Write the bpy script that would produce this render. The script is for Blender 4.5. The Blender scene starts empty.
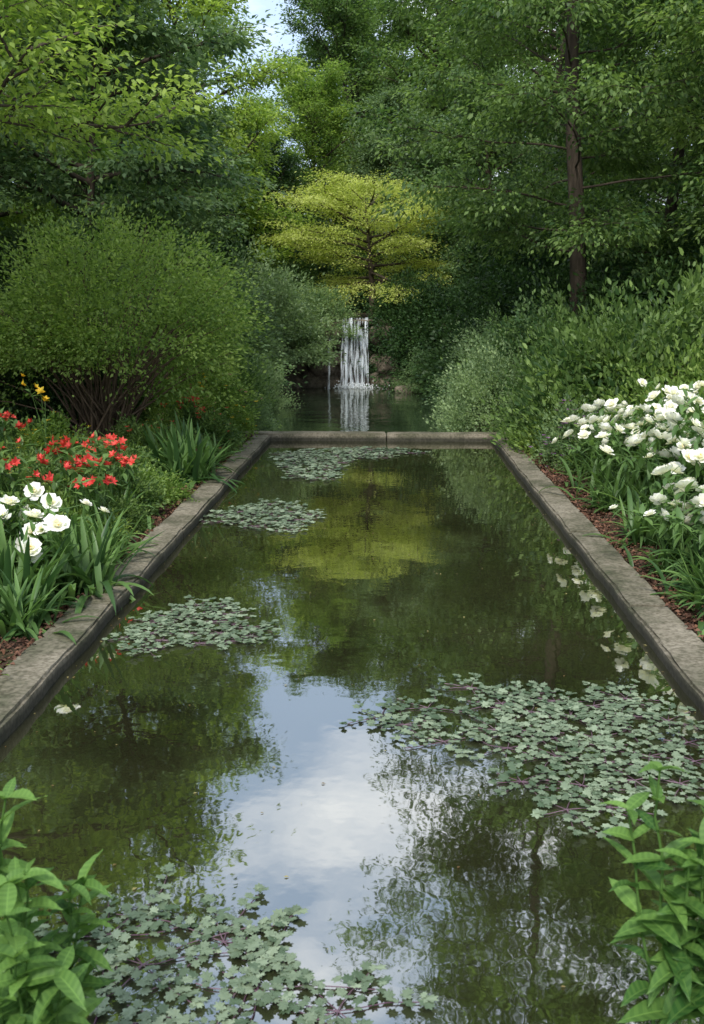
import bpy, math, numpy as np
from math import radians, pi
rng = np.random.default_rng(11)
scene = bpy.context.scene
COL = scene.collection
WZ=.1   # water level

# ------------------------------------------------------------------ mesh builder
class MB:
    def __init__(s):
        s.v=[]; s.n=0; s.g=[]
    def add(s, V, F, mat=0, tint=0.5):
        V=np.asarray(V,dtype=np.float32).reshape(-1,3); F=np.asarray(F,dtype=np.int64)
        if F.ndim==1: F=F[None]
        t=np.broadcast_to(np.asarray(tint,dtype=np.float32),(len(F),))
        s.g.append((F+s.n,mat,t)); s.v.append(V); s.n+=len(V)
    def mesh(s, name, mats, smooth=False):
        me=bpy.data.meshes.new(name)
        V=np.concatenate(s.v); me.vertices.add(len(V)); me.vertices.foreach_set('co',V.ravel())
        loops=np.concatenate([g[0].ravel() for g in s.g]); tot=np.concatenate([np.full(len(g[0]),g[0].shape[1]) for g in s.g])
        st=np.concatenate([[0],np.cumsum(tot)[:-1]])
        me.loops.add(len(loops)); me.loops.foreach_set('vertex_index',loops.astype(np.int32))
        me.polygons.add(len(tot)); me.polygons.foreach_set('loop_start',st.astype(np.int32)); me.polygons.foreach_set('loop_total',tot.astype(np.int32))
        me.polygons.foreach_set('material_index',np.concatenate([np.full(len(g[0]),g[1]) for g in s.g]).astype(np.int32))
        if smooth: me.polygons.foreach_set('use_smooth',np.ones(len(tot),dtype=bool))
        a=me.attributes.new('tint','FLOAT','FACE'); a.data.foreach_set('value',np.concatenate([g[2] for g in s.g]).astype(np.float32))
        for m in mats: me.materials.append(m)
        me.update(calc_edges=True)
        return me
def place(name, me, loc=(0,0,0), rz=0, sc=1, parent=None):
    o=bpy.data.objects.new(name,me); COL.objects.link(o)
    o.location=loc; o.rotation_euler=(0,0,rz); o.scale=(sc,sc,sc) if not hasattr(sc,'__len__') else sc
    if parent: o.parent=parent
    return o
def empty(name):
    o=bpy.data.objects.new(name,None); COL.objects.link(o); return o
def nrm(a): return a/np.maximum(np.linalg.norm(a,axis=-1,keepdims=True),1e-9)

def inst(mb,T,F,C,A,N,S,mat,tint,ft=None):
    """copies of template T (u along axis, v side, w normal)"""
    A=nrm(A); side=nrm(np.cross(N,A)); N=np.cross(A,side)
    S=np.asarray(S).reshape(-1,1,1) if np.ndim(S) else S
    V=C[:,None,:]+(T[None,:,0:1]*A[:,None,:]+T[None,:,1:2]*side[:,None,:]+T[None,:,2:3]*N[:,None,:])*S
    k=len(T); n=len(C); F=np.asarray(F)
    FF=(F[None]+np.arange(n)[:,None,None]*k).reshape(-1,F.shape[1])
    t=np.repeat(np.broadcast_to(tint,(n,)),len(F))
    if ft is not None: t=(t+np.tile(ft,n)).clip(0,1)
    mb.add(V.reshape(-1,3),FF,mat,t)

L4=np.array([(0,0,0),(.45,.27,.07),(1,0,-.06),(.45,-.27,.07)],float); F4=[[0,1,2,3]]
L6=np.array([(0,0,0),(.3,.22,.06),(.7,.18,.04),(1,0,-.12),(.7,-.18,.04),(.3,-.22,.06)],float); F6=[[0,3,2,1],[0,5,4,3]]
def grid_leaf(nu,width,curl,cup,tip=1.0,wav=0,vs=(-1,-.5,0,.5,1)):
    us=np.linspace(0,1,nu+1); T=[]; nv=len(vs)
    for i,u in enumerate(us):
        w=width*(math.sin(pi*min(1,u**.8*0.97+0.02))**.85)*1.0 if tip==1 else width*(math.sin(pi*(u*.5+.12))**1.0)*(1 if u<1 else .8)
        for v in vs:
            T.append((u-.12*curl*u*u-(.05*abs(v) if nv>5 else 0), v*w, curl*(-u*u*.5)+cup*abs(v)*w*1.2+wav*math.sin(u*(14 if nv<6 else 30)+v*2)*abs(v)))
    F=[]
    for i in range(nu):
        for j in range(nv-1):
            a=i*nv+j; F.append([a,a+1,a+nv+1,a+nv])
    return np.array(T,float),F
BIGL,BIGF=grid_leaf(14,.18,.5,.4,1.0,.008,(-1,-.55,-.07,.07,.55,1))
BIGT=np.array([(.35 if j==2 else (.09 if i%2 else -.07)) for i in range(14) for j in range(5)])
PETL,PETF=grid_leaf(4,.42,-.35,.25,0,.02)
LILL,LILF=grid_leaf(4,.17,.5,.2)

def tube(mb,P,R,s,mat=0,tint=.5):
    P=np.asarray(P,float); n=len(P); R=np.broadcast_to(R,(n,))
    D=np.gradient(P,axis=0); D=nrm(D)
    ref=np.array([0.31,0.95,0.07]); a=nrm(np.cross(D,ref)); b=np.cross(D,a)
    th=np.arange(s)*2*pi/s
    V=P[:,None]+R[:,None,None]*(np.cos(th)[None,:,None]*a[:,None]+np.sin(th)[None,:,None]*b[:,None])
    i=np.arange(n-1)[:,None]*s; j=np.arange(s)[None]; j2=(j+1)%s
    F=np.stack([i+j,i+j2,i+s+j2,i+s+j],-1).reshape(-1,4)
    mb.add(V.reshape(-1,3),F,mat,tint)

def bpath(st,d,L,n,up,wob,rg):
    pts=[np.array(st,float)]; d=np.array(d,float)
    for i in range(n):
        d=d+np.array([0,0,up/n])+rg.normal(0,wob,3); d/=np.linalg.norm(d); pts.append(pts[-1]+d*L/n)
    return np.array(pts)
def at(P,t):
    x=t*(len(P)-1); i=min(int(x),len(P)-2); f=x-i; return P[i]*(1-f)+P[i+1]*f

def leaves(mb,CC,OUT,n,rad,flat,size,mat,rg,upb=1.2,droop=-.25,T=L4,F=F4,ct=None,elong=.3,cv=.28):
    M=len(CC); C=np.repeat(CC,n,0); O=np.repeat(OUT,n,0)
    rr=np.repeat(rg.uniform(.55,1.25,M),n)
    off=rg.normal(0,1,(M*n,3)); off*= (rad*rr)[:,None]*.55
    off[:,2]*=flat
    off[:,2]-=.35*(off[:,0]**2+off[:,1]**2)/max(rad,1e-3)*.5
    off+=O*(rg.normal(0,1,M*n)*rad*elong*rr)[:,None]
    C=C+off
    A=nrm(O*.6+nrm(off)*.8+rg.normal(0,.45,(M*n,3)))+np.array([0,0,droop])
    N=rg.normal(0,.55,(M*n,3))+np.array([0,0,upb])
    t=(np.repeat(rg.normal(.5,cv,M) if ct is None else ct,n)+rg.normal(0,.15,M*n)).clip(0,1)
    inst(mb,T,F,C,A,N,size*rg.uniform(.65,1.3,M*n),mat,t)

def tree(name,seed,H,cb,R,tr,nl,nsub,nleaf,lsize,mats,flat=.45,prof='round',up=.25,rad=.45,el=(.1,.7),lean=0,droop=-.25,gap=.0,limb=1.0):
    rg=np.random.default_rng(seed); mb=MB()
    P=bpath((0,0,-.3),(lean,0,1),H+.3,12,.25,.045,rg)
    t=np.linspace(0,1,13); tube(mb,P,tr*(1-t)**.8*.95+tr*.04+tr*.5*np.exp(-t*25),9,0)
    CC=[];OO=[];az=rg.uniform(0,6)
    for i in range(nl):
        u=(i+rg.uniform(0,.8))/nl
        h=cb+(1-cb)*u*.96
        if prof=='round': r=math.sin(pi*(.16+.74*u))**.6
        elif prof=='cone': r=(1-u)**.75*.95+.08
        elif prof=='column': r=(math.sin(pi*(.25+.68*u)))**.5
        else: r=.85 if u<.75 else .6
        r*=R*rg.uniform(.62,1.12); az+=2.4+rg.normal(0,.35)
        e=el[0]+(el[1]-el[0])*u+rg.normal(0,.12)
        d=np.array([math.cos(az)*math.cos(e),math.sin(az)*math.cos(e),math.sin(e)])
        s=at(P,(h*H+.3)/(H+.3)-.02)
        B=bpath(s,d,r,7,up,.09,rg)
        r0=(tr*(1-h)**.7*.55+.02)*limb
        tube(mb,B,np.linspace(r0,.008,8),5,0)
        for k in range(nsub):
            q=.25+.75*(k+.6)/nsub
            sp=at(B,min(q,1)); dd=nrm(at(B,min(1,q+.02))-at(B,q-.1))
            sd=nrm(np.cross(dd,[0,0,1]))*(1 if k%2 else -1)
            d2=nrm(dd*.7+sd*rg.uniform(.5,1.0)+np.array([0,0,rg.uniform(-.15,.35)]))
            L=r*.42*(1.15-q*.6)*rg.uniform(.7,1.2)+.15
            B2=bpath(sp,d2,L,4,up*.4+droop*.5,.12,rg); tube(mb,B2,np.linspace(max(.006,r0*.3),.004,5),3,0)
            for w in (.4,.72,1.0):
                if rg.random()<gap: continue
                CC.append(at(B2,w)); OO.append(d2)
        CC.append(B[-1]); OO.append(d)
    CC=np.array(CC); OO=np.array(OO)
    leaves(mb,CC,OO,nleaf,rad,flat,lsize,1,rg,droop=droop)
    return mb.mesh(name,mats)

def shrub(name,seed,rx,rz,nst,ncl,nleaf,lsize,mats,base=.0,rad=.22,flat=.8,vase=False,T=L4,F=F4,upright=False,flower=None,bump=1.6,elong=.3):
    rg=np.random.default_rng(seed); mb=MB(); CC=[];OO=[]
    bumps=rg.normal(0,1,(9,3)); bumps=nrm(bumps); ba=rg.uniform(-.24,.24,9)
    for i in range(ncl):
        v=rg.normal(0,1,3); v[2]=abs(v[2])*1.0-(.25 if vase else .05); v=v/np.linalg.norm(v)
        s=(rg.uniform(.35,1)**.4)*(1+ (ba*np.exp(-6*(1-bumps@v))).sum()*bump)*rg.uniform(.92,1.08)
        p=np.array([v[0]*rx*s,v[1]*rx*s,base+(rz-base)*(max(v[2],0)*s*1.0 if not vase else .28+ .72*v[2]*s)])
        if upright: p[2]*=rg.uniform(.75,1.15)
        CC.append(p); OO.append(nrm(v+np.array([0,0,.5 if upright else .1])))
    CC=np.array(CC);OO=np.array(OO)
    for i in range(nst):
        k=rg.integers(len(CC)); e=CC[k]; b=np.array([rg.normal(0,.09*rx),rg.normal(0,.09*rx),-.1])
        m=b*.5+e*.5+np.array([-(e[0])*.18,-(e[1])*.18,.12*rz]); tt=np.linspace(0,1,7)[:,None]
        P=(1-tt)**2*b+2*tt*(1-tt)*m+tt**2*e; P[1:-1]+=rg.normal(0,.02,(5,3))
        tube(mb,P,np.linspace(.024 if vase else .012,.004,7),4,0)
    leaves(mb,CC,OO,nleaf,rad,flat,lsize,1,rg,T=T,F=F,upb=.7,droop=.25 if upright else -.1,elong=elong)
    if flower:
        nf,fs,mi=flower
        idx=rg.integers(0,len(CC),nf); C=CC[idx]*1.03+rg.normal(0,.06,(nf,3)); C[:,2]+=.04
        for q in range(5):
            a=q*2*pi/5+rg.uniform(0,.5,nf); A=np.stack([np.cos(a),np.sin(a),np.full(nf,.5)],-1)
            inst(mb,L6,F6,C,A,np.tile([0,0,1.],(nf,1))+OO[idx]*.3,fs,mi,rg.uniform(0,1,nf))
    return mb.mesh(name,mats)

# ------------------------------------------------------------------ materials
def M(name):
    m=bpy.data.materials.new(name); m.use_nodes=True; nt=m.node_tree; nt.nodes.clear()
    return m,nt,nt.nodes.new
def ramp(N,stops):
    r=N('ShaderNodeValToRGB'); cr=r.color_ramp
    cr.elements[0].position=stops[0][0]; cr.elements[0].color=(*stops[0][1],1)
    cr.elements[1].position=stops[-1][0]; cr.elements[1].color=(*stops[-1][1],1)
    for p,c in stops[1:-1]:
        e=cr.elements.new(p); e.color=(*c,1)
    return r
def leafmat(name,c0,c1,trans=.35,rough=.5,objvar=.2,spec=.3):
    m,nt,N=M(name); L=nt.links.new
    at_=N('ShaderNodeAttribute'); at_.attribute_name='tint'
    r=ramp(N,[(0,c0),(.55,tuple((a+b)/2 for a,b in zip(c0,c1))),(1,c1)]); L(at_.outputs['Fac'],r.inputs[0])
    oi=N('ShaderNodeObjectInfo'); mr=N('ShaderNodeMapRange'); L(oi.outputs['Random'],mr.inputs[0]); mr.inputs[3].default_value=1-objvar; mr.inputs[4].default_value=1+objvar
    hs=N('ShaderNodeHueSaturation'); L(r.outputs[0],hs.inputs['Color']); L(mr.outputs[0],hs.inputs['Value'])
    mh=N('ShaderNodeMapRange'); L(oi.outputs['Random'],mh.inputs[0]); mh.inputs[3].default_value=.5+objvar*.05; mh.inputs[4].default_value=.5-objvar*.05; L(mh.outputs[0],hs.inputs['Hue'])
    p=N('ShaderNodeBsdfPrincipled'); p.inputs['Roughness'].default_value=rough; p.inputs['Specular IOR Level'].default_value=spec
    L(hs.outputs[0],p.inputs['Base Color'])
    t=N('ShaderNodeBsdfTranslucent'); mx=N('ShaderNodeMix'); mx.data_type='RGBA'; mx.blend_type='MULTIPLY'; mx.inputs[0].default_value=1
    L(hs.outputs[0],mx.inputs[6]); mx.inputs[7].default_value=(1.55,1.6,.95,1); L(mx.outputs[2],t.inputs[0])
    ms=N('ShaderNodeMixShader'); ms.inputs[0].default_value=trans; L(p.outputs[0],ms.inputs[1]); L(t.outputs[0],ms.inputs[2])
    o=N('ShaderNodeOutputMaterial'); L(ms.outputs[0],o.inputs[0]); return m
def surf(name,stops,scale=5,rough=.8,bump=.3,detail=8,stretch=(1,1,1),spec=.3,dist=.02):
    m,nt,N=M(name); L=nt.links.new
    g=N('ShaderNodeNewGeometry'); mp=N('ShaderNodeMapping'); mp.inputs['Scale'].default_value=stretch; L(g.outputs['Position'],mp.inputs[0])
    n=N('ShaderNodeTexNoise'); n.inputs['Scale'].default_value=scale; n.inputs['Detail'].default_value=detail; n.inputs['Roughness'].default_value=.65; L(mp.outputs[0],n.inputs[0])
    r=ramp(N,stops); L(n.outputs['Fac'],r.inputs[0])
    n2=N('ShaderNodeTexNoise'); n2.inputs['Scale'].default_value=scale*6; n2.inputs['Detail'].default_value=6; L(mp.outputs[0],n2.inputs[0])
    b=N('ShaderNodeBump'); b.inputs['Strength'].default_value=bump; b.inputs['Distance'].default_value=dist; L(n2.outputs['Fac'],b.inputs['Height'])
    p=N('ShaderNodeBsdfPrincipled'); p.inputs['Roughness'].default_value=rough; p.inputs['Specular IOR Level'].default_value=spec
    L(r.outputs[0],p.inputs['Base Color']); L(b.outputs[0],p.inputs['Normal'])
    o=N('ShaderNodeOutputMaterial'); L(p.outputs[0],o.inputs[0]); return m,nt,p,r,g

bark=surf('bark',[(.3,(.03,.023,.016)),(.6,(.085,.065,.048)),(.8,(.13,.11,.085))],4,.9,.8,stretch=(3,3,.6))[0]
twig=surf('twig',[(.3,(.06,.04,.025)),(.7,(.16,.11,.07))],10,.8,.3)[0]
m_mid=leafmat('leaf_mid',(.040,.088,.026),(.20,.30,.085),.42)
m_bright=leafmat('leaf_bright',(.09,.17,.03),(.32,.43,.10),.48)
m_yellow=leafmat('leaf_yellow',(.30,.36,.07),(.60,.64,.22),.48,objvar=.04)
m_dark=leafmat('leaf_dark',(.018,.048,.017),(.09,.165,.05),.3)
m_blue=leafmat('leaf_bluegreen',(.055,.115,.05),(.23,.33,.14),.38)
m_grey=leafmat('leaf_greygreen',(.09,.15,.07),(.27,.37,.18),.38)
m_vase=leafmat('leaf_lime',(.10,.18,.035),(.34,.45,.12),.45,objvar=.06)
m_strap=leafmat('leaf_strap',(.035,.085,.026),(.17,.29,.085),.33,.42,.1,.35)
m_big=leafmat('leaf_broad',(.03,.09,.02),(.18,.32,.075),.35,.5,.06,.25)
m_white=leafmat('petal_white',(.82,.80,.76),(.93,.92,.91),.25,.6,.0)
m_red=leafmat('petal_red',(.5,.03,.02),(.8,.13,.10),.3,.5,.05)
m_pink=leafmat('petal_pink',(.6,.14,.2),(.8,.4,.42),.3,.5,.1)
m_yel=leafmat('petal_yellow',(.75,.4,.02),(.88,.65,.06),.3,.5,.05)
m_purp=leafmat('petal_purple',(.2,.08,.26),(.4,.2,.43),.3,.5,.1)
m_burg=leafmat('leaf_burgundy',(.09,.02,.03),(.22,.06,.07),.25)

# ------------------------------------------------------------------ ground
YE=16.25  # far end of the pool
def axis(pts):
    return np.array(sorted(set(np.round(pts,3))))
xs=axis(list(np.arange(-14,14.01,.4))+[-2.12,-2.02,1.82,1.92]+[-400,-200,-120,-80,-60,-45,-35,-28,-22,-18,18,22,28,35,45,60,80,120,200,400])
ys=axis(list(np.arange(-6,34.01,.4))+[2.2,2.3,YE+.1,YE+.22]+[-400,-200,-100,-50,-25,-12,38,42,48,55,65,80,110,160,250,400])
X,Y=np.meshgrid(xs,ys)
side=np.maximum(X-1.8,-2.0-X).clip(0,30)
Z=.12+np.minimum(side*.07,.9)+.03*np.sin(X*1.7+Y)*np.clip(side,0,1)
Z+=1.75*np.clip((Y-27.9)/.7,0,1)+np.clip(Y-29,0,40)*.035
pool=(X>-2.05)&(X<1.85)&(Y>2.25)&(Y<YE+.15); Z[pool]=-.6
up=(Y>=YE+.15)&(Y<28.0)&(((X+.5)/(1.9+.10*(Y-16).clip(0,6)))**2<1); Z[up]=-.45
mb=MB(); nx=len(xs); ny=len(ys); i=np.arange(ny-1)[:,None]*nx+np.arange(nx-1)[None]
mb.add(np.stack([X,Y,Z],-1),np.stack([i,i+1,i+nx+1,i+nx],-1).reshape(-1,4))
soil=surf('soil',[(.3,(.03,.02,.013)),(.5,(.08,.045,.03)),(.62,(.05,.06,.02)),(.75,(.05,.08,.02))],3,.95,.8,dist=.05)[0]
place('ground',mb.mesh('ground',[soil],True))

# kerbs
mk,nt,p,r,g=surf('kerb_concrete',[(.28,(.05,.06,.028)),(.42,(.125,.115,.08)),(.55,(.22,.192,.148)),(.75,(.31,.275,.22))],2.2,.85,.6,detail=12,dist=.012)
N=nt.nodes.new; L=nt.links.new
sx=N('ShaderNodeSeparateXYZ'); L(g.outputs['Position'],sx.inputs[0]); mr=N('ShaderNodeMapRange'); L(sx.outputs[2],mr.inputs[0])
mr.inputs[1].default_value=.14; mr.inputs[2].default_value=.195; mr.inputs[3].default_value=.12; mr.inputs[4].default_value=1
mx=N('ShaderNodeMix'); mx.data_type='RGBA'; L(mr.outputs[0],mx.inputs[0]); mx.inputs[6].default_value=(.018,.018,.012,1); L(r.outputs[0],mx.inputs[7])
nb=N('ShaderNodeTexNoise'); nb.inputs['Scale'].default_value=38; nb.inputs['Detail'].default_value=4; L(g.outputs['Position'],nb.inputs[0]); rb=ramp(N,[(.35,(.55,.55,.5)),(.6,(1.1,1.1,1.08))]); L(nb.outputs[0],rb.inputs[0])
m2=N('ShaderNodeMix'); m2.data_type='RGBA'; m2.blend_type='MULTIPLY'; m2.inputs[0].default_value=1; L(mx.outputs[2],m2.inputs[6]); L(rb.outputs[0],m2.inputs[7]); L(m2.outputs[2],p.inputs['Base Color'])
import bmesh
def kerb(name,x0,x1,y0,y1,z1,alongy=True,seg=2.4):
    bm=bmesh.new(); rg=np.random.default_rng(int(abs(x0*100))+3)
    a,b=(y0,y1) if alongy else (x0,x1); n=max(1,round((b-a)/seg)); L_=(b-a)/n
    for i in range(n):
        s=a+i*L_+.004; e=a+(i+1)*L_-.004; dz=rg.uniform(-.006,.006); dx=rg.uniform(-.006,.006)
        bx=(x0+dx,x1+dx,s,e) if alongy else (s,e,y0+dx,y1+dx)
        r_=bmesh.ops.create_cube(bm,size=1); vs=r_['verts']
        for v in vs:
            v.co.x=bx[0] if v.co.x<0 else bx[1]; v.co.y=bx[2] if v.co.y<0 else bx[3]; v.co.z=-.6 if v.co.z<0 else z1+dz
    ed=[e for e in bm.edges if min(v.co.z for v in e.verts)>0]
    bmesh.ops.bevel(bm,geom=ed,offset=.018,segments=2,affect='EDGES')
    lg=[e for e in bm.edges if e.calc_length()>1]
    bmesh.ops.subdivide_edges(bm,edges=lg,cuts=18,use_grid_fill=True)
    for v in bm.verts:
        v.co.x+=.006*math.sin(v.co.y*5.1+v.co.z*9)+rg.normal(0,.003); v.co.z+=.003*math.sin(v.co.y*3.3+v.co.x*7)+rg.normal(0,.0015)
    me=bpy.data.meshes.new(name); bm.to_mesh(me); bm.free(); me.materials.append(mk); place(name,me)
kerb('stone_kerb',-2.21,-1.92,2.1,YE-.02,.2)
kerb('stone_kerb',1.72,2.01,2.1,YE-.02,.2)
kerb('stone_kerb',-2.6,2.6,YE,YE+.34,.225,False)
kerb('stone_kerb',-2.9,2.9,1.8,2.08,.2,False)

# water
def watermat(name,base,bump1=.05):
    m,nt,N=M(name); L=nt.links.new
    g=N('ShaderNodeNewGeometry'); 
    n=N('ShaderNodeTexNoise'); n.inputs['Scale'].default_value=2.2; n.inputs['Detail'].default_value=3; L(g.outputs['Position'],n.inputs[0])
    n2=N('ShaderNodeTexNoise'); n2.inputs['Scale'].default_value=14; n2.inputs['Detail'].default_value=2; L(g.outputs['Position'],n2.inputs[0])
    ad=N('ShaderNodeMath'); ad.operation='MULTIPLY_ADD'; L(n2.outputs['Fac'],ad.inputs[0]); ad.inputs[1].default_value=.08; L(n.outputs['Fac'],ad.inputs[2])
    b=N('ShaderNodeBump'); b.inputs['Strength'].default_value=1; b.inputs['Distance'].default_value=bump1; L(ad.outputs[0],b.inputs['Height'])
    n3=N('ShaderNodeTexNoise'); n3.inputs['Scale'].default_value=.9; n3.inputs['Detail'].default_value=7; L(g.outputs['Position'],n3.inputs[0])
    r=ramp(N,[(.35,base),(.75,tuple(c*2.2 for c in base))]); L(n3.outputs['Fac'],r.inputs[0])
    d=N('ShaderNodeBsdfDiffuse'); L(r.outputs[0],d.inputs[0])
    gl=N('ShaderNodeBsdfGlossy'); gl.inputs['Roughness'].default_value=.02; gl.inputs['Color'].default_value=(.95,.96,.93,1); L(b.outputs[0],gl.inputs['Normal'])
    f=N('ShaderNodeFresnel'); f.inputs['IOR'].default_value=1.45; L(b.outputs[0],f.inputs['Normal'])
    mr=N('ShaderNodeMapRange'); L(f.outputs[0],mr.inputs[0]); mr.inputs[1].default_value=0; mr.inputs[2].default_value=.6; mr.inputs[3].default_value=.38; mr.inputs[4].default_value=.66
    ms=N('ShaderNodeMixShader'); L(mr.outputs[0],ms.inputs[0]); L(d.outputs[0],ms.inputs[1]); L(gl.outputs[0],ms.inputs[2])
    o=N('ShaderNodeOutputMaterial'); L(ms.outputs[0],o.inputs[0]); return m
wm=watermat('pond_water',(.016,.016,.007),.0020)
wm2=watermat('cascade_pool_water',(.016,.024,.013),.012)
def quad(name,x0,x1,y0,y1,z,mat):
    mb=MB(); mb.add([(x0,y0,z),(x1,y0,z),(x1,y1,z),(x0,y1,z)],[[0,1,2,3]]); return place(name,mb.mesh(name,[mat]))
quad('pond_water',-1.95,1.75,2.05,YE+.05,WZ,wm)
quad('upper_pond_water',-3.6,2.8,YE+.3,28.2,.14,wm2)

# ------------------------------------------------------------------ rocks and waterfall
from mathutils import noise as mn, Vector
rockm=surf('rock',[(.3,(.03,.026,.018)),(.5,(.11,.09,.065)),(.65,(.21,.175,.13)),(.8,(.09,.11,.045))],3,.7,.9,dist=.05)[0]
def rockv(seed,sx,sy,sz):
    bm=bmesh.new(); bmesh.ops.create_icosphere(bm,subdivisions=3,radius=1)
    V=[];
    for v in bm.verts:
        c=v.co; k=1+.35*mn.noise(Vector(c)*1.3+Vector((seed*3.1,0,0)))+.12*mn.noise(Vector(c)*4+Vector((0,seed*2.3,0)))
        q=[math.copysign(abs(a)**.75,a) for a in c]; V.append((q[0]*sx*k,q[1]*sy*k,q[2]*sz*k))
    F=[[v.index for v in f.verts] for f in bm.faces]; bm.free(); return np.array(V),np.array(F)
mb=MB(); k=0
for row,z in enumerate((.15,.55,.95,1.35,1.7)):
    x=-4.6+row*.2
    while x<3.4:
        w=rng.uniform(.28,.5); gapc=abs(x+.86)<.55
        V,F=rockv(k,w,.35,.27); yy=27.95+rng.normal(0,.08)+(.35 if gapc else 0)
        V=V+np.array([x,yy,z+rng.normal(0,.04)]); mb.add(V,F); k+=1; x+=w*1.5
for (x,y,z,s) in [(-1.55,27.45,1.6,.33),(-.15,27.5,1.55,.35),(-1.7,27.3,.3,.35),(0,27.3,.25,.4),(.5,27.1,.2,.35),(1.0,26.9,.17,.3),(-2.1,27.2,.25,.4),(-2.7,26.9,.2,.4),(1.4,26.6,.15,.28),(-.2,27.45,.8,.25),(-1.5,27.45,.9,.26),(-2.5,27.2,.7,.35),(-2.0,27.5,1.1,.35),(.45,25.4,.14,.22),(.75,25.6,.14,.28),(-2.9,26.0,.15,.35),(.05,27.1,.75,.3),(-1.75,27.0,.7,.3)]:
    V,F=rockv(k,s*1.1,s,s*.8); mb.add(V+np.array([x,y,z]),F); k+=1
V,F=rockv(99,.5,.4,.1); mb.add(V+np.array([-.86,27.65,1.86]),F)
place('rock_ledge',mb.mesh('rock_ledge',[rockm],False))
mw,nt,N=M('falling_water'); L=nt.links.new
p=N('ShaderNodeBsdfPrincipled'); p.inputs['Base Color'].default_value=(.78,.84,.9,1); p.inputs['Roughness'].default_value=.3
tl=N('ShaderNodeBsdfTranslucent'); tl.inputs[0].default_value=(.78,.84,.9,1); m0=N('ShaderNodeMixShader'); m0.inputs[0].default_value=.38; L(p.outputs[0],m0.inputs[1]); L(tl.outputs[0],m0.inputs[2])
tr=N('ShaderNodeBsdfTransparent'); g=N('ShaderNodeNewGeometry'); mp=N('ShaderNodeMapping'); mp.inputs['Scale'].default_value=(22,3,2.2); L(g.outputs['Position'],mp.inputs[0])
n=N('ShaderNodeTexNoise'); n.inputs['Scale'].default_value=1; n.inputs['Detail'].default_value=6; L(mp.outputs[0],n.inputs[0]); r=ramp(N,[(.42,(0,0,0)),(.66,(.95,.95,.95))]); L(n.outputs[0],r.inputs[0])
ms=N('ShaderNodeMixShader'); L(r.outputs[0],ms.inputs[0]); L(tr.outputs[0],ms.inputs[1]); L(m0.outputs[0],ms.inputs[2]); o=N('ShaderNodeOutputMaterial'); L(ms.outputs[0],o.inputs[0])
foam=surf('foam',[(.3,(.5,.55,.58)),(.7,(.85,.88,.9))],12,.5,.5)[0]
mb=MB()
def fall(x0,x1,z0,n,y0,jit):
    for s in range(n):
        x=rng.uniform(x0,x1); w=rng.uniform(.010,.04); sp=rng.uniform(.3,.6); zt=z0-rng.uniform(0,.06)
        tt=np.linspace(0,1,14); zz=zt-(zt-.1)*tt**1.6; yy=y0-sp*tt; xx=x+ (x-(x0+x1)/2)*.05*tt+np.cumsum(rng.normal(0,jit,14))
        ww=w*(1-.3*tt); a=np.stack([xx-ww,yy,zz],-1); b=np.stack([xx+ww,yy,zz],-1); c=np.stack([xx,yy-.02,zz],-1)
        V=np.stack([a,c,b],1).reshape(-1,3); i=np.arange(13)[:,None]*3; F=np.concatenate([i+np.array([[0,1,4,3]]),i+np.array([[1,2,5,4]])]); mb.add(V,F,0)
fall(-1.18,-.54,1.99,50,27.3,.007); fall(-1.7,-1.5,1.5,3,26.9,.006)
for i in range(420):
    x=rng.normal(-.86,.28); c=np.array([x,26.75+rng.normal(0,.16),.14+abs(rng.normal(0,.06))]); s=rng.uniform(.008,.026)
    O=np.array([(1,0,0),(0,1,0),(-1,0,0),(0,-1,0),(0,0,1),(0,0,-1)])*s; mb.add(c+O,[[0,1,4],[1,2,4],[2,3,4],[3,0,4],[1,0,5],[2,1,5],[3,2,5],[0,3,5]],1)
place('waterfall',mb.mesh('waterfall',[mw,foam],True))
quad('stream_water',-1.2,-.5,27.4,30,1.975,wm2)

# ------------------------------------------------------------------ tree prototypes
TA=tree('tree_a',1,14,.14,3.8,.2,56,7,50,.15,[bark,m_mid],gap=.05,rad=.5)
TB=tree('tree_b',2,13,.14,3.4,.18,54,7,48,.15,[bark,m_bright],gap=.05,prof='round',flat=.5,rad=.5)
TC=tree('tree_c',3,12,.1,3.4,.18,50,7,46,.17,[bark,m_dark],gap=.05)
TD=tree('tree_d',4,8,.22,2.5,.13,36,8,50,.12,[bark,m_blue],flat=.3,gap=.05,up=.1,el=(-.05,.6))
TG=tree('tree_g',5,8.5,.3,1.9,.1,34,6,54,.12,[bark,m_grey],flat=.5)
TE=tree('tree_conifer',6,15,.1,2.6,.18,70,7,40,.13,[bark,m_dark],flat=.3,prof='cone',up=-.15,el=(-.1,.3))
TR=tree('tree_right',7,16,.2,3.6,.19,64,9,62,.105,[bark,m_mid],gap=.1,flat=.6,up=-.1,droop=-.5,prof='column',rad=.42,limb=.25)
TL=tree('tree_left',8,8.8,.42,4.0,.17,38,9,60,.085,[bark,m_bright],gap=.1,flat=.4,up=.3,rad=.38,prof='round',el=(-.02,.9),limb=.8)
TM=tree('tree_maple',9,4.4,.30,3.0,.12,26,8,70,.075,[bark,m_yellow],flat=.2,gap=.04,up=-.15,el=(.1,.6),rad=.5,prof='flat',droop=-.4)

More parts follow.
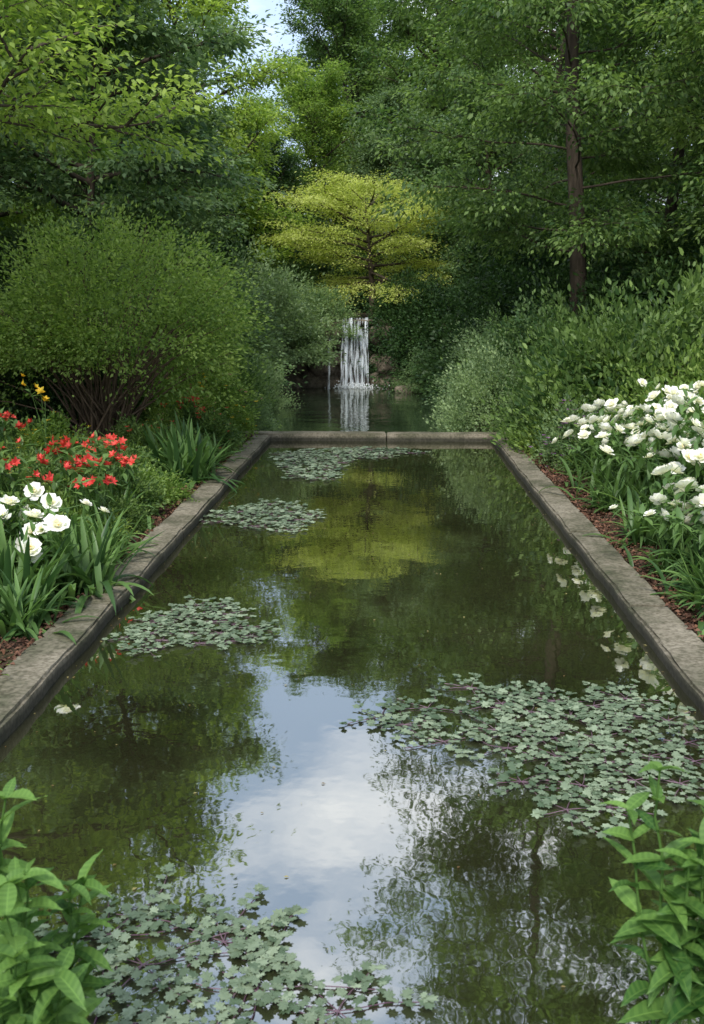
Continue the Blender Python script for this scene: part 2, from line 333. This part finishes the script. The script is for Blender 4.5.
place('maple_tree',TL,(-5.3,11.2,.3),1.0)
place('beech_tree',TR,(3.75,20,.3),.6)
place('beech_tree',TR,(7.0,17.5,.5),2.6,.95)
place('beech_tree',TR,(6.6,25,.5),4.1,.95)
place('broadleaf_tree',TD,(-5.6,19.2,.4),.4,1.05)
place('broadleaf_tree',TD,(-6.2,25.5,.4),2.4,.95)
place('broadleaf_tree',TB,(-5.0,30,1.8),.3,.86)
place('broadleaf_tree',TA,(-9.3,30,1.8),1.3,.9)
place('broadleaf_tree',TB,(-8.8,22,.8),2.1,.85)
place('broadleaf_tree',TD,(-8.6,16,.6),2.9,.85)
place('broadleaf_tree',TA,(-1.0,44,2.3),.3,.92)
place('broadleaf_tree',TA,(2.4,43,2.3),1.9,.95)
place('broadleaf_tree',TB,(1.6,49,2.3),3.9,1.05)
place('broadleaf_tree',TA,(5.2,38,2.2),4,1.05)
place('broadleaf_tree',TG,(.5,36,2.1),0,.85)
place('broadleaf_tree',TB,(-2.7,38,2.1),2.2,.62)
place('conifer_tree',TE,(-2.6,52,2.5),0,1.08)
place('japanese_maple_tree',TM,(-.4,29.6,1.9),.8,(1.02,.95,.8))
place('broadleaf_tree',TD,(3.2,30,1.8),5,.8)
place('broadleaf_tree',TC,(9.5,21,.8),2,.95)
place('broadleaf_tree',TA,(10,14,.8),3,.8)
place('broadleaf_tree',TC,(-3.4,34,2.0),3.3,.45)
dt=empty('distant_trees')
protos=[TA,TB,TC,TE,TA]
k=0
for Yr,xr,n in ((44,26,10),(54,36,13),(66,46,14)):
    for i in range(n):
        x=-xr+2*xr*(i+.5)/n+rng.normal(0,1.0)
        if Yr==44 and abs(x)<6.5: continue
        s=rng.uniform(.85,1.1)*(.62 if abs(x+6)<3.4 else 1)
        place('tree',protos[k%5],(x,Yr+rng.normal(0,1.5),2.3),rng.uniform(0,6),s,dt); k+=1
for sgn in (-1,1):
    for y in (4,9,14,20,27,35):  # nearest side trees stand unseen out of frame, there only for their shade
        place('tree',protos[k%5],(sgn*(15+rng.normal(0,1)),y,.9),rng.uniform(0,6),rng.uniform(.7,.85),dt); k+=1

# ------------------------------------------------------------------ shrubs
SV=shrub('shrub_vase',21,1.9,3.15,90,620,72,.058,[twig,m_vase],base=.85,rad=.24,flat=.6,vase=True,bump=2.4,elong=.75)
SD=shrub('shrub_dark',22,1.5,2.2,10,420,60,.085,[twig,m_dark],rad=.24)
SB=shrub('shrub_blue',23,1.5,1.8,10,420,60,.08,[twig,m_blue],rad=.24,flat=.4,elong=.6)
SBL=shrub('shrub_pale',33,1.5,1.8,10,400,64,.075,[twig,m_grey],rad=.26,flat=.35,elong=.6,bump=2.4)
SG=shrub('shrub_green',24,1.0,1.5,24,230,60,.078,[twig,m_mid],rad=.17,upright=True,bump=2.6,elong=1.1,T=L6,F=F6)
SG2=shrub('shrub_green2',34,1.0,1.5,24,230,64,.07,[twig,m_vase],rad=.17,upright=True,bump=2.6,elong=1.1,T=L6,F=F6)
SL=shrub('shrub_light',25,.8,1.3,14,300,60,.048,[twig,m_grey],rad=.14,upright=True,elong=.9)
SS=shrub('shrub_small',26,.5,.55,10,150,40,.052,[twig,m_mid],rad=.1,T=L6,F=F6,elong=.7)
SY=shrub('shrub_lime',27,.5,.5,10,150,40,.048,[twig,m_bright],rad=.1,T=L6,F=F6,elong=.7)
SP=shrub('shrub_pinkflower',28,.7,1.1,10,260,50,.05,[twig,m_vase,m_pink],rad=.13,flower=(110,.04,2),elong=.6)
SU=shrub('shrub_purpleflower',29,.5,.9,10,200,46,.045,[twig,m_blue,m_purp],rad=.12,flower=(160,.038,2),upright=True,elong=.8)
SM=shrub('shrub_burgundy',30,.35,.45,8,120,40,.04,[twig,m_burg],rad=.08)
SR=shrub('shrub_redflower',31,.45,.5,8,150,40,.045,[twig,m_mid,m_red],rad=.1,flower=(34,.04,2),T=L6,F=F6)
SYF=shrub('shrub_yellowflower',32,.45,.5,8,150,40,.045,[twig,m_bright,m_yel],rad=.1,flower=(60,.038,2),T=L6,F=F6)
place('vase_shrub',SV,(-3.95,13.8,.25),.5)
place('vase_shrub',SV,(-7.0,13.6,.35),2.5,.85)
for x,y,z,s in [(.9,28.1,.6,1.0),(1.7,27.2,.2,1.1),(.55,28.4,1.7,.65),(2.9,24.5,.2,1.3),(-2.9,29.2,1.8,.8),(4.6,23,.3,1.25),(5.4,18.5,.3,1.3),(2.4,22.5,.1,.85),(7.3,15,.4,1.3),(-6.6,19.5,.4,1.25),(-4.9,28.6,1.5,1.2),(-8.3,15,.4,1.4),(3.8,29,1.6,1.3),(6.6,29,1.6,1.4),(-7.8,27,1.2,1.4),(-5.4,15.6,.3,.8)]:
    place('dark_shrub',SD,(x,y,z),rng.uniform(0,6),s)
for x,y,z,s in [(-4.9,22.6,.6,1.15),(3.1,19.5,.2,1.1),(-2.2,27.6,1.5,.7),(-5.4,17.4,.4,1.1),(-3.9,20.8,.2,.8),(1.6,25.5,.2,.6)]:
    place('bluegreen_shrub',SB,(x,y,z),rng.uniform(0,6),s)
for x,y,z,s in [(-3.1,25.6,.95,1.15),(-4.3,23.6,.8,1.1),(2.4,20.8,.2,.8)]:
    place('pale_shrub',SBL,(x,y,z),rng.uniform(0,6),s)
for x,y,z,s in [(3.45,14.2,.15,1.3),(3.0,15.6,.1,1.0),(4.8,14.6,.3,1.5),(3.4,17.5,.2,1.2),(5.3,11.2,.3,1.4),(-3.4,19.6,.15,1.0)]:
    place('leafy_shrub',SG,(x,y,z),rng.uniform(0,6),s)
for x,y,z,s in [(4.1,12.4,.25,1.3),(2.7,14.4,.1,.7),(5.8,13.4,.4,1.4)]:
    place('lime_leafy_shrub',SG2,(x,y,z),rng.uniform(0,6),s)
for x,y,z,s in [(2.0,17.6,.1,1.2),(1.75,18.8,.05,.85),(-2.4,17.3,.1,.55),(2.3,19.8,.1,1.0),(-2.9,21.5,.1,.9)]:
    place('rounded_shrub',SL,(x,y,z),rng.uniform(0,6),s)
for x,y,z,s in [(-3.1,17.0,.15,1.2),(-3.1,15.2,.15,.8),(-3.9,18.0,.2,1.4),(-3.0,13.9,.12,.5)]:
    place('pink_flowering_shrub',SP,(x,y,z),rng.uniform(0,6),s)
for x,y,z,s in [(2.6,13.3,.15,1.05),(2.9,16.5,.1,1.1),(4.3,10.8,.4,1.3)]:
    place('purple_flowering_shrub',SU,(x,y,z),rng.uniform(0,6),s)
small=[(-2.8,13.2,.8),(-3.4,12.5,.7),(-2.75,9.9,.85),(-3.3,9.9,1.0),(-2.95,8.2,.9),(-3.9,10.6,.9),(-3.9,8.8,1.1),(-4.6,10.2,1.0),(-3.4,7.7,1.0),(-2.55,9.2,.6),(-4.0,7.2,1.2),(-2.9,5.6,.7),(-3.4,6.2,1),(-5.2,11.3,1.1),(-3.1,11.0,.95),(2.75,12.6,.9),(3.5,11.9,1.2),(-4.5,12.2,1.1),(4.3,10.2,1.3),(3.6,7.4,1.1),(3.9,8.3,1.2),(3.9,6.4,1.2),(3.1,5.3,.9),(-2.65,14.9,.8),(-3.9,5.4,1.2),(-2.6,10.6,.7),(-3.6,11.6,.9),(-4.9,9.2,1.2),(-4.2,9.6,1.1),(-5.2,12.6,1.1),(-2.55,5.1,.6),(-2.6,8.5,.6)]
for i,(x,y,s) in enumerate(small):
    place('lime_low_shrub' if i%3==1 else 'low_shrub',SY if i%3==1 else SS,(x,y,.14+.05*abs(x+2)*(x<0)),rng.uniform(0,6),s)
for x,y,s in [(-2.75,12.9,.7),(-3.9,11.5,1.0),(-4.3,10.9,.9),(-3.6,10.4,.8)]:
    place('burgundy_shrub',SM,(x,y,.2),rng.uniform(0,6),s)
for x,y,s in [(-2.75,14.2,1.1),(-3.4,9.6,.9),(-3.3,13.0,1.0),(-4.7,11.3,1)]:
    place('red_flowering_shrub',SR,(x,y,.25),rng.uniform(0,6),s)
for x,y,s in [(-2.7,15.6,1.2),(-3.2,14.4,.9),(-4.2,11.9,1.1)]:
    place('yellow_flowering_shrub',SYF,(x,y,.3),rng.uniform(0,6),s)
ug=empty('undergrowth'); k=0
for Yr in (36,42,50):
    for x in np.arange(-30,31,2.6):
        place('shrub',[SD,SB,SD][k%3],(x+rng.normal(0,.5),Yr+rng.normal(0,1),2.0),rng.uniform(0,6),rng.uniform(1.3,2.0),ug); k+=1
for sg in (-1,1):
    for y in np.arange(2,34,2.2):
        place('shrub',[SD,SB,SD][k%3],(sg*(11.5+rng.normal(0,.6)),y,.8),rng.uniform(0,6),rng.uniform(1.2,1.8),ug); k+=1
        place('shrub',SD,(sg*(8.7+rng.normal(0,.6)),y+14,.6),rng.uniform(0,6),rng.uniform(.9,1.4),ug)

# ------------------------------------------------------------------ strap leaf plants and flowers
def blades(mb,n,L,w,rg,mat=0,cx=(0,0),spread=.12,arch=(.5,1.3)):
    for i in range(n):
        az=rg.uniform(0,2*pi); l=L*rg.uniform(.6,1.15); e=rg.uniform(.45,1.45); d=np.array([math.cos(az)*math.cos(e),math.sin(az)*math.cos(e),math.sin(e)])
        b=np.array([cx[0]+rg.normal(0,spread),cx[1]+rg.normal(0,spread),-.02]); P=bpath(b,d,l,8,-rg.uniform(*arch)*(1.8-e)*1.9,.03,rg)
        D=nrm(np.gradient(P,axis=0)); s=nrm(np.cross(D,[0,0,1.])+1e-6); t=np.linspace(0,1,9); ww=(w*rg.uniform(.7,1.2)*(np.sin(pi*(t*.85+.13))**.7))[:,None]; ww[-1]=.001
        up_=np.cross(s,D); A=P-s*ww+up_*ww*.4; B=P+s*ww+up_*ww*.4
        V=np.stack([A,P,B],1).reshape(-1,3); i_=np.arange(8)[:,None]*3; F=np.concatenate([i_+np.array([[0,1,4,3]]),i_+np.array([[1,2,5,4]])])
        mb.add(V,F,mat,min(1,max(0,rg.normal(.5,.28))))
def peony(mb,c,U,s,rg,mat,matc):
    U=nrm(np.array(U,float)); e1=nrm(np.cross(U,[.3,.9,.1])); e2=np.cross(U,e1)
    for el,n,l in ((.15,7,1.0),(.6,6,.85),(1.05,5,.65)):
        a=np.arange(n)*2*pi/n+rg.uniform(0,1)+rg.normal(0,.12,n); ee=el+rg.normal(0,.12,n)
        R=np.cos(a)[:,None]*e1+np.sin(a)[:,None]*e2
        A=R*np.cos(ee)[:,None]+U*np.sin(ee)[:,None]; Nn=U*np.cos(ee)[:,None]-R*np.sin(ee)[:,None]
        inst(mb,PETL,PETF,np.tile(c,(n,1)),A,Nn,s*l*rg.uniform(.85,1.1,n),mat,rg.uniform(0,1,n))
    C=c+U*s*.25+rg.normal(0,s*.1,(12,3)); inst(mb,L4,F4,C,U+rg.normal(0,.3,(12,3)),rg.normal(0,1,(12,3)),s*.22,matc,.5)
def lily(mb,c,U,s,rg,mat,n=6):
    U=nrm(np.array(U,float)); e1=nrm(np.cross(U,[.3,.9,.1])); e2=np.cross(U,e1)
    a=np.arange(n)*2*pi/n+rg.uniform(0,1); ee=.75+rg.normal(0,.15,n); R=np.cos(a)[:,None]*e1+np.sin(a)[:,None]*e2
    A=R*np.cos(ee)[:,None]+U*np.sin(ee)[:,None]; Nn=U*np.cos(ee)[:,None]-R*np.sin(ee)[:,None]
    T=LILL.copy(); T[:,1]*=1.5
    inst(mb,T,LILF,np.tile(c,(n,1)),A,Nn,s*rg.uniform(.85,1.1,n),mat,rg.uniform(0,1,n))
def straplant(name,seed,L,w,n,fl=None,nf=0,fs=.06,fh=(.6,.9),fr=.3,mats=None,spread=.12,nl=3,stl=4):
    rg=np.random.default_rng(seed); mb=MB(); blades(mb,n,L,w,rg,spread=spread)
    for i in range(nf):
        b=np.array([rg.normal(0,fr*.4),rg.normal(0,fr*.4),0]); e=np.array([rg.normal(0,fr),rg.normal(0,fr),rg.uniform(*fh)]); 
        tt=np.linspace(0,1,6)[:,None]; P=b+(e-b)*tt; P[:,2]=(e[2])*np.sin(tt[:,0]*pi/2)**.9; tube(mb,P,.004,4,0,.6)
        U=np.array([rg.normal(0,.5),rg.normal(-.6,.45),1.])
        for q in range(stl):
            z=at(P,rg.uniform(.25,.9)); inst(mb,LILL,LILF,z[None],rg.normal(0,1,(1,3))+np.array([[0,0,.3]]),np.array([[0,0,1.]]),np.array([rg.uniform(.1,.17)]),0,rg.uniform(.3,.9))
        if fl=='peony': peony(mb,e,U,fs*rg.uniform(.6,1.15),rg,1,2)
        elif fl=='lily':
            for q in range(nl): lily(mb,e+rg.normal(0,.03,3),U+rg.normal(0,.6,3),fs*rg.uniform(.8,1.1),rg,1)
    return mb.mesh(name,mats,True)
P_DAY=straplant('daylily',41,.66,.027,150,mats=[m_strap])
P_DAY2=straplant('daylily2',42,.56,.024,130,mats=[m_strap],spread=.09)
P_PE=straplant('peony',43,.45,.024,100,'peony',10,.08,(.45,.72),.2,[m_strap,m_white,m_yel],stl=14)
P_PE2=straplant('peony2',44,.55,.022,110,'peony',34,.072,(.55,1.0),.32,[m_strap,m_white,m_yel],spread=.22,stl=14)
P_RL=straplant('redlily',45,.4,.018,60,'lily',12,.055,(.5,.72),.24,[m_strap,m_red],stl=10)
P_YL=straplant('yellowlily',46,.4,.014,50,'lily',3,.06,(.75,1.0),.12,[m_strap,m_yel],nl=2)
def put(name,me,lst):
    for x,y,z,s in lst: place(name,me,(x,y,z),rng.uniform(0,6),s)
put('daylily_plant',P_DAY,[(-2.28,7.1,.15,.95),(-2.6,6.6,.15,1.0),(-2.42,11.9,.15,1.15),(-2.75,12.5,.15,1.15),(-3.2,6.4,.15,.9)])
put('daylily_plant',P_DAY2,[(-2.38,7.9,.15,.95),(-2.4,6.2,.15,.8),(2.35,6.9,.14,.9),(-2.4,13.4,.13,.8),(2.45,5.6,.14,.9),(2.35,8.9,.14,.8),(-3.6,6.0,.2,1),(2.4,10.3,.14,.8)])
put('white_peony_plant',P_PE,[(-2.62,7.1,.06,1.0),(-2.95,7.4,.1,1.0),(2.4,6.5,.2,1.0),(2.5,5.9,.2,.95),(2.45,7.3,.2,.95),(-2.9,6.7,.05,1.0),(2.75,6.2,.3,1.1),(2.7,6.8,.3,1.1),(2.35,7.9,.15,.85),(2.6,7.6,.25,1.0)])
put('white_peony_plant',P_PE2,[(2.75,8.7,.3,1.0),(3.1,9.3,.35,1.1),(2.85,7.9,.25,1.0),(3.4,8.6,.4,1.1),(2.75,9.8,.25,1.0),(3.5,10.0,.45,1.1),(3.1,8.2,.3,1.0),(3.2,6.9,.3,1.0),(3.9,9.4,.45,1.1),(2.62,10.8,.2,.95),(2.7,11.7,.2,.95),(3.2,11.2,.35,1.05),(3.7,10.9,.4,1.1)])
put('red_lily_plant',P_RL,[(-2.5,8.4,.24,1.0),(-2.8,8.9,.3,1.1),(-3.4,8.7,.35,1.0),(-2.8,14.2,.4,.8),(-4.4,10.7,.4,1.0),(-2.62,9.3,.3,1.0)])
put('yellow_lily_plant',P_YL,[(-3.95,11.3,.4,1.05),(-2.9,15.6,.4,.8)])

# broad-leaf foreground plants on the near bank
def broad(name,seed,nst,H,ls,spread):
    rg=np.random.default_rng(seed); mb=MB()
    for i in range(nst):
        az=rg.uniform(0,2*pi); r=rg.uniform(0,1)**.6*spread; e=np.array([math.cos(az)*r,math.sin(az)*r,H*rg.uniform(.55,1.05)]); b=e*np.array([.4,.4,0])
        tt=np.linspace(0,1,8)[:,None]; P=b+(e-b)*tt+rg.normal(0,.006,(8,3)); tube(mb,P,np.linspace(.006,.003,8),5,0,.5)
        nn=8
        for k in range(nn):
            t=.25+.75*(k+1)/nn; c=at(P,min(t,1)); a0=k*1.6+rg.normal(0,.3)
            for sgn in ((0,pi) if k<nn-1 else (0,2.1,4.2)):
                a=a0+sgn; ev=.15+.5*(t-.3)+rg.normal(0,.3)
                A=np.array([[math.cos(a)*math.cos(ev),math.sin(a)*math.cos(ev),math.sin(ev)]])
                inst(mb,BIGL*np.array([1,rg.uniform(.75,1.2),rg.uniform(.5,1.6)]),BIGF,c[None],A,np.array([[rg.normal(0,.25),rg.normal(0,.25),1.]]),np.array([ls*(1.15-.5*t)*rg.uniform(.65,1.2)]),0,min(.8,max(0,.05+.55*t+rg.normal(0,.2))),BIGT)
    return mb.mesh(name,[m_big],True)
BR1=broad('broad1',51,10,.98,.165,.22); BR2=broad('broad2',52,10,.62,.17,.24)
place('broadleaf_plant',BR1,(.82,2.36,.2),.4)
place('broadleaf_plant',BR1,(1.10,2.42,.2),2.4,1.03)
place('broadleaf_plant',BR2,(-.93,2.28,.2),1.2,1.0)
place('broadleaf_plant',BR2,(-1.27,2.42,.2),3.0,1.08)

# ------------------------------------------------------------------ floating lily pads
padm=leafmat('lily_pad',(.07,.11,.06),(.26,.32,.21),.1,.42,.0,.4)
stemm=leafmat('lily_stem',(.10,.05,.08),(.22,.15,.18),.1,.5,0)
def lobed(nl,depth,notch=.25):
    T=[(0,0,.0)]; n=nl*4
    for i in range(n+1):
        a=-pi+ .12+ (2*pi-.24)*i/n; r=.5*(1-depth*(.5+.5*math.cos(a*nl)))*(1-.18*math.cos(a)); T.append((r*math.cos(a)+.45,r*math.sin(a)*.68,.03*math.sin(a*3)))
    T[0]=(.12,0,0.0); F=[[0,i,i+1] for i in range(1,n+1)]
    return np.array(T,float),F
LBS=[lobed(7,.40),lobed(8,.34),lobed(9,.38)]
def patch(name,centres,brn,blen,ls,seed,drop=.1):
    rg=np.random.default_rng(seed); mb=MB()
    for (x,y) in centres:
        nb=max(3,int(brn+rg.integers(-1,2))); a0=rg.uniform(0,6); ct=rg.normal(.5,.2)
        for b in range(nb):
            a=a0+b*2*pi/nb+rg.normal(0,.2); Lb=blen*rg.uniform(.55,1.25); m=max(2,int(Lb/(ls*.7)))
            P=[np.array([x,y,WZ+.006])]; aa=a
            for k in range(m): aa+=rg.normal(0,.16); P.append(P[-1]+np.array([math.cos(aa),math.sin(aa),0])*Lb/m)
            P=np.array(P); tube(mb,P,.0024,4,1,rg.random())
            for k in range(1,m+1):
                d=nrm(P[k]-P[k-1]); ang=math.atan2(d[1],d[0])
                for off in ((.95,-.95) if k<m else (.8,-.8,0)):
                    if rg.random()<drop: continue
                    q=ang+off+rg.normal(0,.2); A=np.array([[math.cos(q),math.sin(q),rg.normal(.03,.06)]])
                    T,F=LBS[rg.integers(3)]; c=P[k]+np.array([0,0,rg.uniform(.004,.022)])
                    inst(mb,T,F,c[None],A,np.array([[rg.normal(0,.12),rg.normal(0,.12),1.]]),np.array([ls*rg.uniform(.5,1.15)]),0,min(1,max(0,rg.normal(ct,.24))))
    return place(name,mb.mesh(name,[padm,stemm]))
def ell(cx,cy,rx,ry,n,seed,mind):
    rg=np.random.default_rng(seed); out=[]
    for _ in range(n*40):
        a=rg.uniform(0,2*pi); r=rg.uniform(0,1)**.5*(1+.18*math.sin(3*a+seed)); p=(cx+rx*r*math.cos(a),cy+ry*r*math.sin(a))
        if all((p[0]-q[0])**2+(p[1]-q[1])**2>mind**2 for q in out): out.append(p)
        if len(out)>=n: break
    return out
patch('lily_pad_patch',[(-.80,2.92),(-.40,2.80),(-.14,2.72),(-.95,3.08),(-.55,3.05),(-.88,2.62),(-.5,2.6)],7,.36,.064,1,.12)
patch('lily_pad_patch',ell(1.02,4.65,.5,.66,22,2,.18)+ell(.45,5.15,.35,.3,5,5,.24)+[(.1,4.9),(-.02,5.0),(.3,4.7),(1.35,5.3),(1.5,5.0)],7,.2,.064,2,.12)
patch('lily_pad_patch',ell(-1.30,6.5,.40,.55,18,3,.17),7,.16,.07,3,.1)
patch('lily_pad_patch',ell(-1.22,10.2,.48,.65,20,4,.22),7,.17,.09,4)
patch('lily_pad_patch',ell(-1.0,14.0,.5,1.3,25,6,.27)+ell(-.1,14.9,.45,.4,8,7,.27),7,.2,.11,6)
# floating debris
mb=MB(); n=420; C=np.stack([rng.uniform(-1.9,1.7,n),rng.uniform(2.4,15.6,n),np.full(n,WZ+.004)],-1)
edge=rng.random(n)<.5; C[edge,0]=np.where(rng.random(edge.sum())<.5,-1.9+abs(rng.normal(0,.12,edge.sum())),1.7-abs(rng.normal(0,.12,edge.sum())))
A=rng.normal(0,1,(n,3)); A[:,2]=0; inst(mb,L4,F4,C,A,np.tile([0,0,1.],(n,1)),rng.uniform(.006,.028,n),0,rng.random(n))
litter=leafmat('fallen_leaf',(.10,.06,.02),(.34,.30,.12),.1)
place('floating_leaves',mb.mesh('floating_leaves',[litter]))
# mulch
mb=MB(); n=18000; sd=rng.random(n)<.5; off=abs(rng.normal(0,.35,n))-.03
C=np.stack([np.where(sd,-2.22-off,2.03+off),rng.uniform(2,YE,n),np.zeros(n)],-1); C[:,2]=.145+.07*off+rng.uniform(0,.03,n); C[off<0,2]=.205
inst(mb,L4*np.array([1,1.2,2]),F4,C,rng.normal(0,1,(n,3))*[1,1,.3],rng.normal(0,.4,(n,3))+[0,0,1],rng.uniform(.02,.055,n),0,rng.random(n))
mul=leafmat('mulch',(.055,.028,.018),(.20,.105,.06),.0,.9)
place('mulch',mb.mesh('mulch',[mul]))

# ------------------------------------------------------------------ world, sun, camera
EL,AZ=radians(48),radians(192)
w=bpy.data.worlds.new('World'); scene.world=w; w.use_nodes=True; nt=w.node_tree; nt.nodes.clear(); N=nt.nodes.new; L=nt.links.new
sk=N('ShaderNodeTexSky'); sk.sky_type='NISHITA'; sk.sun_disc=False; sk.sun_elevation=EL; sk.sun_rotation=AZ; sk.dust_density=2; sk.air_density=1
tc=N('ShaderNodeTexCoord'); mp=N('ShaderNodeMapping'); mp.inputs['Scale'].default_value=(1,1,2.2); mp.inputs['Location'].default_value=(.35,0,0); L(tc.outputs['Generated'],mp.inputs[0])
n=N('ShaderNodeTexNoise'); n.inputs['Scale'].default_value=3.2; n.inputs['Detail'].default_value=9; n.inputs['Roughness'].default_value=.55; L(mp.outputs[0],n.inputs[0])
r=ramp(N,[(.46,(0,0,0)),(.68,(1,1,1))]); L(n.outputs['Fac'],r.inputs[0])
hz=N('ShaderNodeMix'); hz.data_type='RGBA'; hz.inputs[0].default_value=.65; L(sk.outputs[0],hz.inputs[6]); hz.inputs[7].default_value=(6.6,8.3,11,1)
mx=N('ShaderNodeMix'); mx.data_type='RGBA'; L(r.outputs[0],mx.inputs[0]); L(hz.outputs[2],mx.inputs[6]); mx.inputs[7].default_value=(12.8,13,13.5,1)
bg=N('ShaderNodeBackground'); bg.inputs[1].default_value=.15; L(mx.outputs[2],bg.inputs[0]); o=N('ShaderNodeOutputWorld'); L(bg.outputs[0],o.inputs[0])
sl=bpy.data.lights.new('sun','SUN'); sl.energy=3.9; sl.angle=radians(12); sl.color=(1,.96,.88); so=bpy.data.objects.new('sun',sl); COL.objects.link(so)
sd_=Vector((math.sin(AZ)*math.cos(EL),math.cos(AZ)*math.cos(EL),math.sin(EL))); so.rotation_euler=sd_.to_track_quat('Z','Y').to_euler()
cd=bpy.data.cameras.new('camera'); cd.sensor_fit='VERTICAL'; cd.sensor_height=36; cd.sensor_width=24.75; cd.lens=35; cd.clip_end=1500; cd.clip_start=.05
cd.dof.use_dof=True; cd.dof.focus_distance=9; cd.dof.aperture_fstop=5.6
co=bpy.data.objects.new('camera',cd); COL.objects.link(co); co.location=(0,0,2.25); co.rotation_euler=(radians(90-11.6),0,radians(2.0)); scene.camera=co
scene.view_settings.view_transform='Standard'; scene.view_settings.look='None'; scene.view_settings.exposure=0
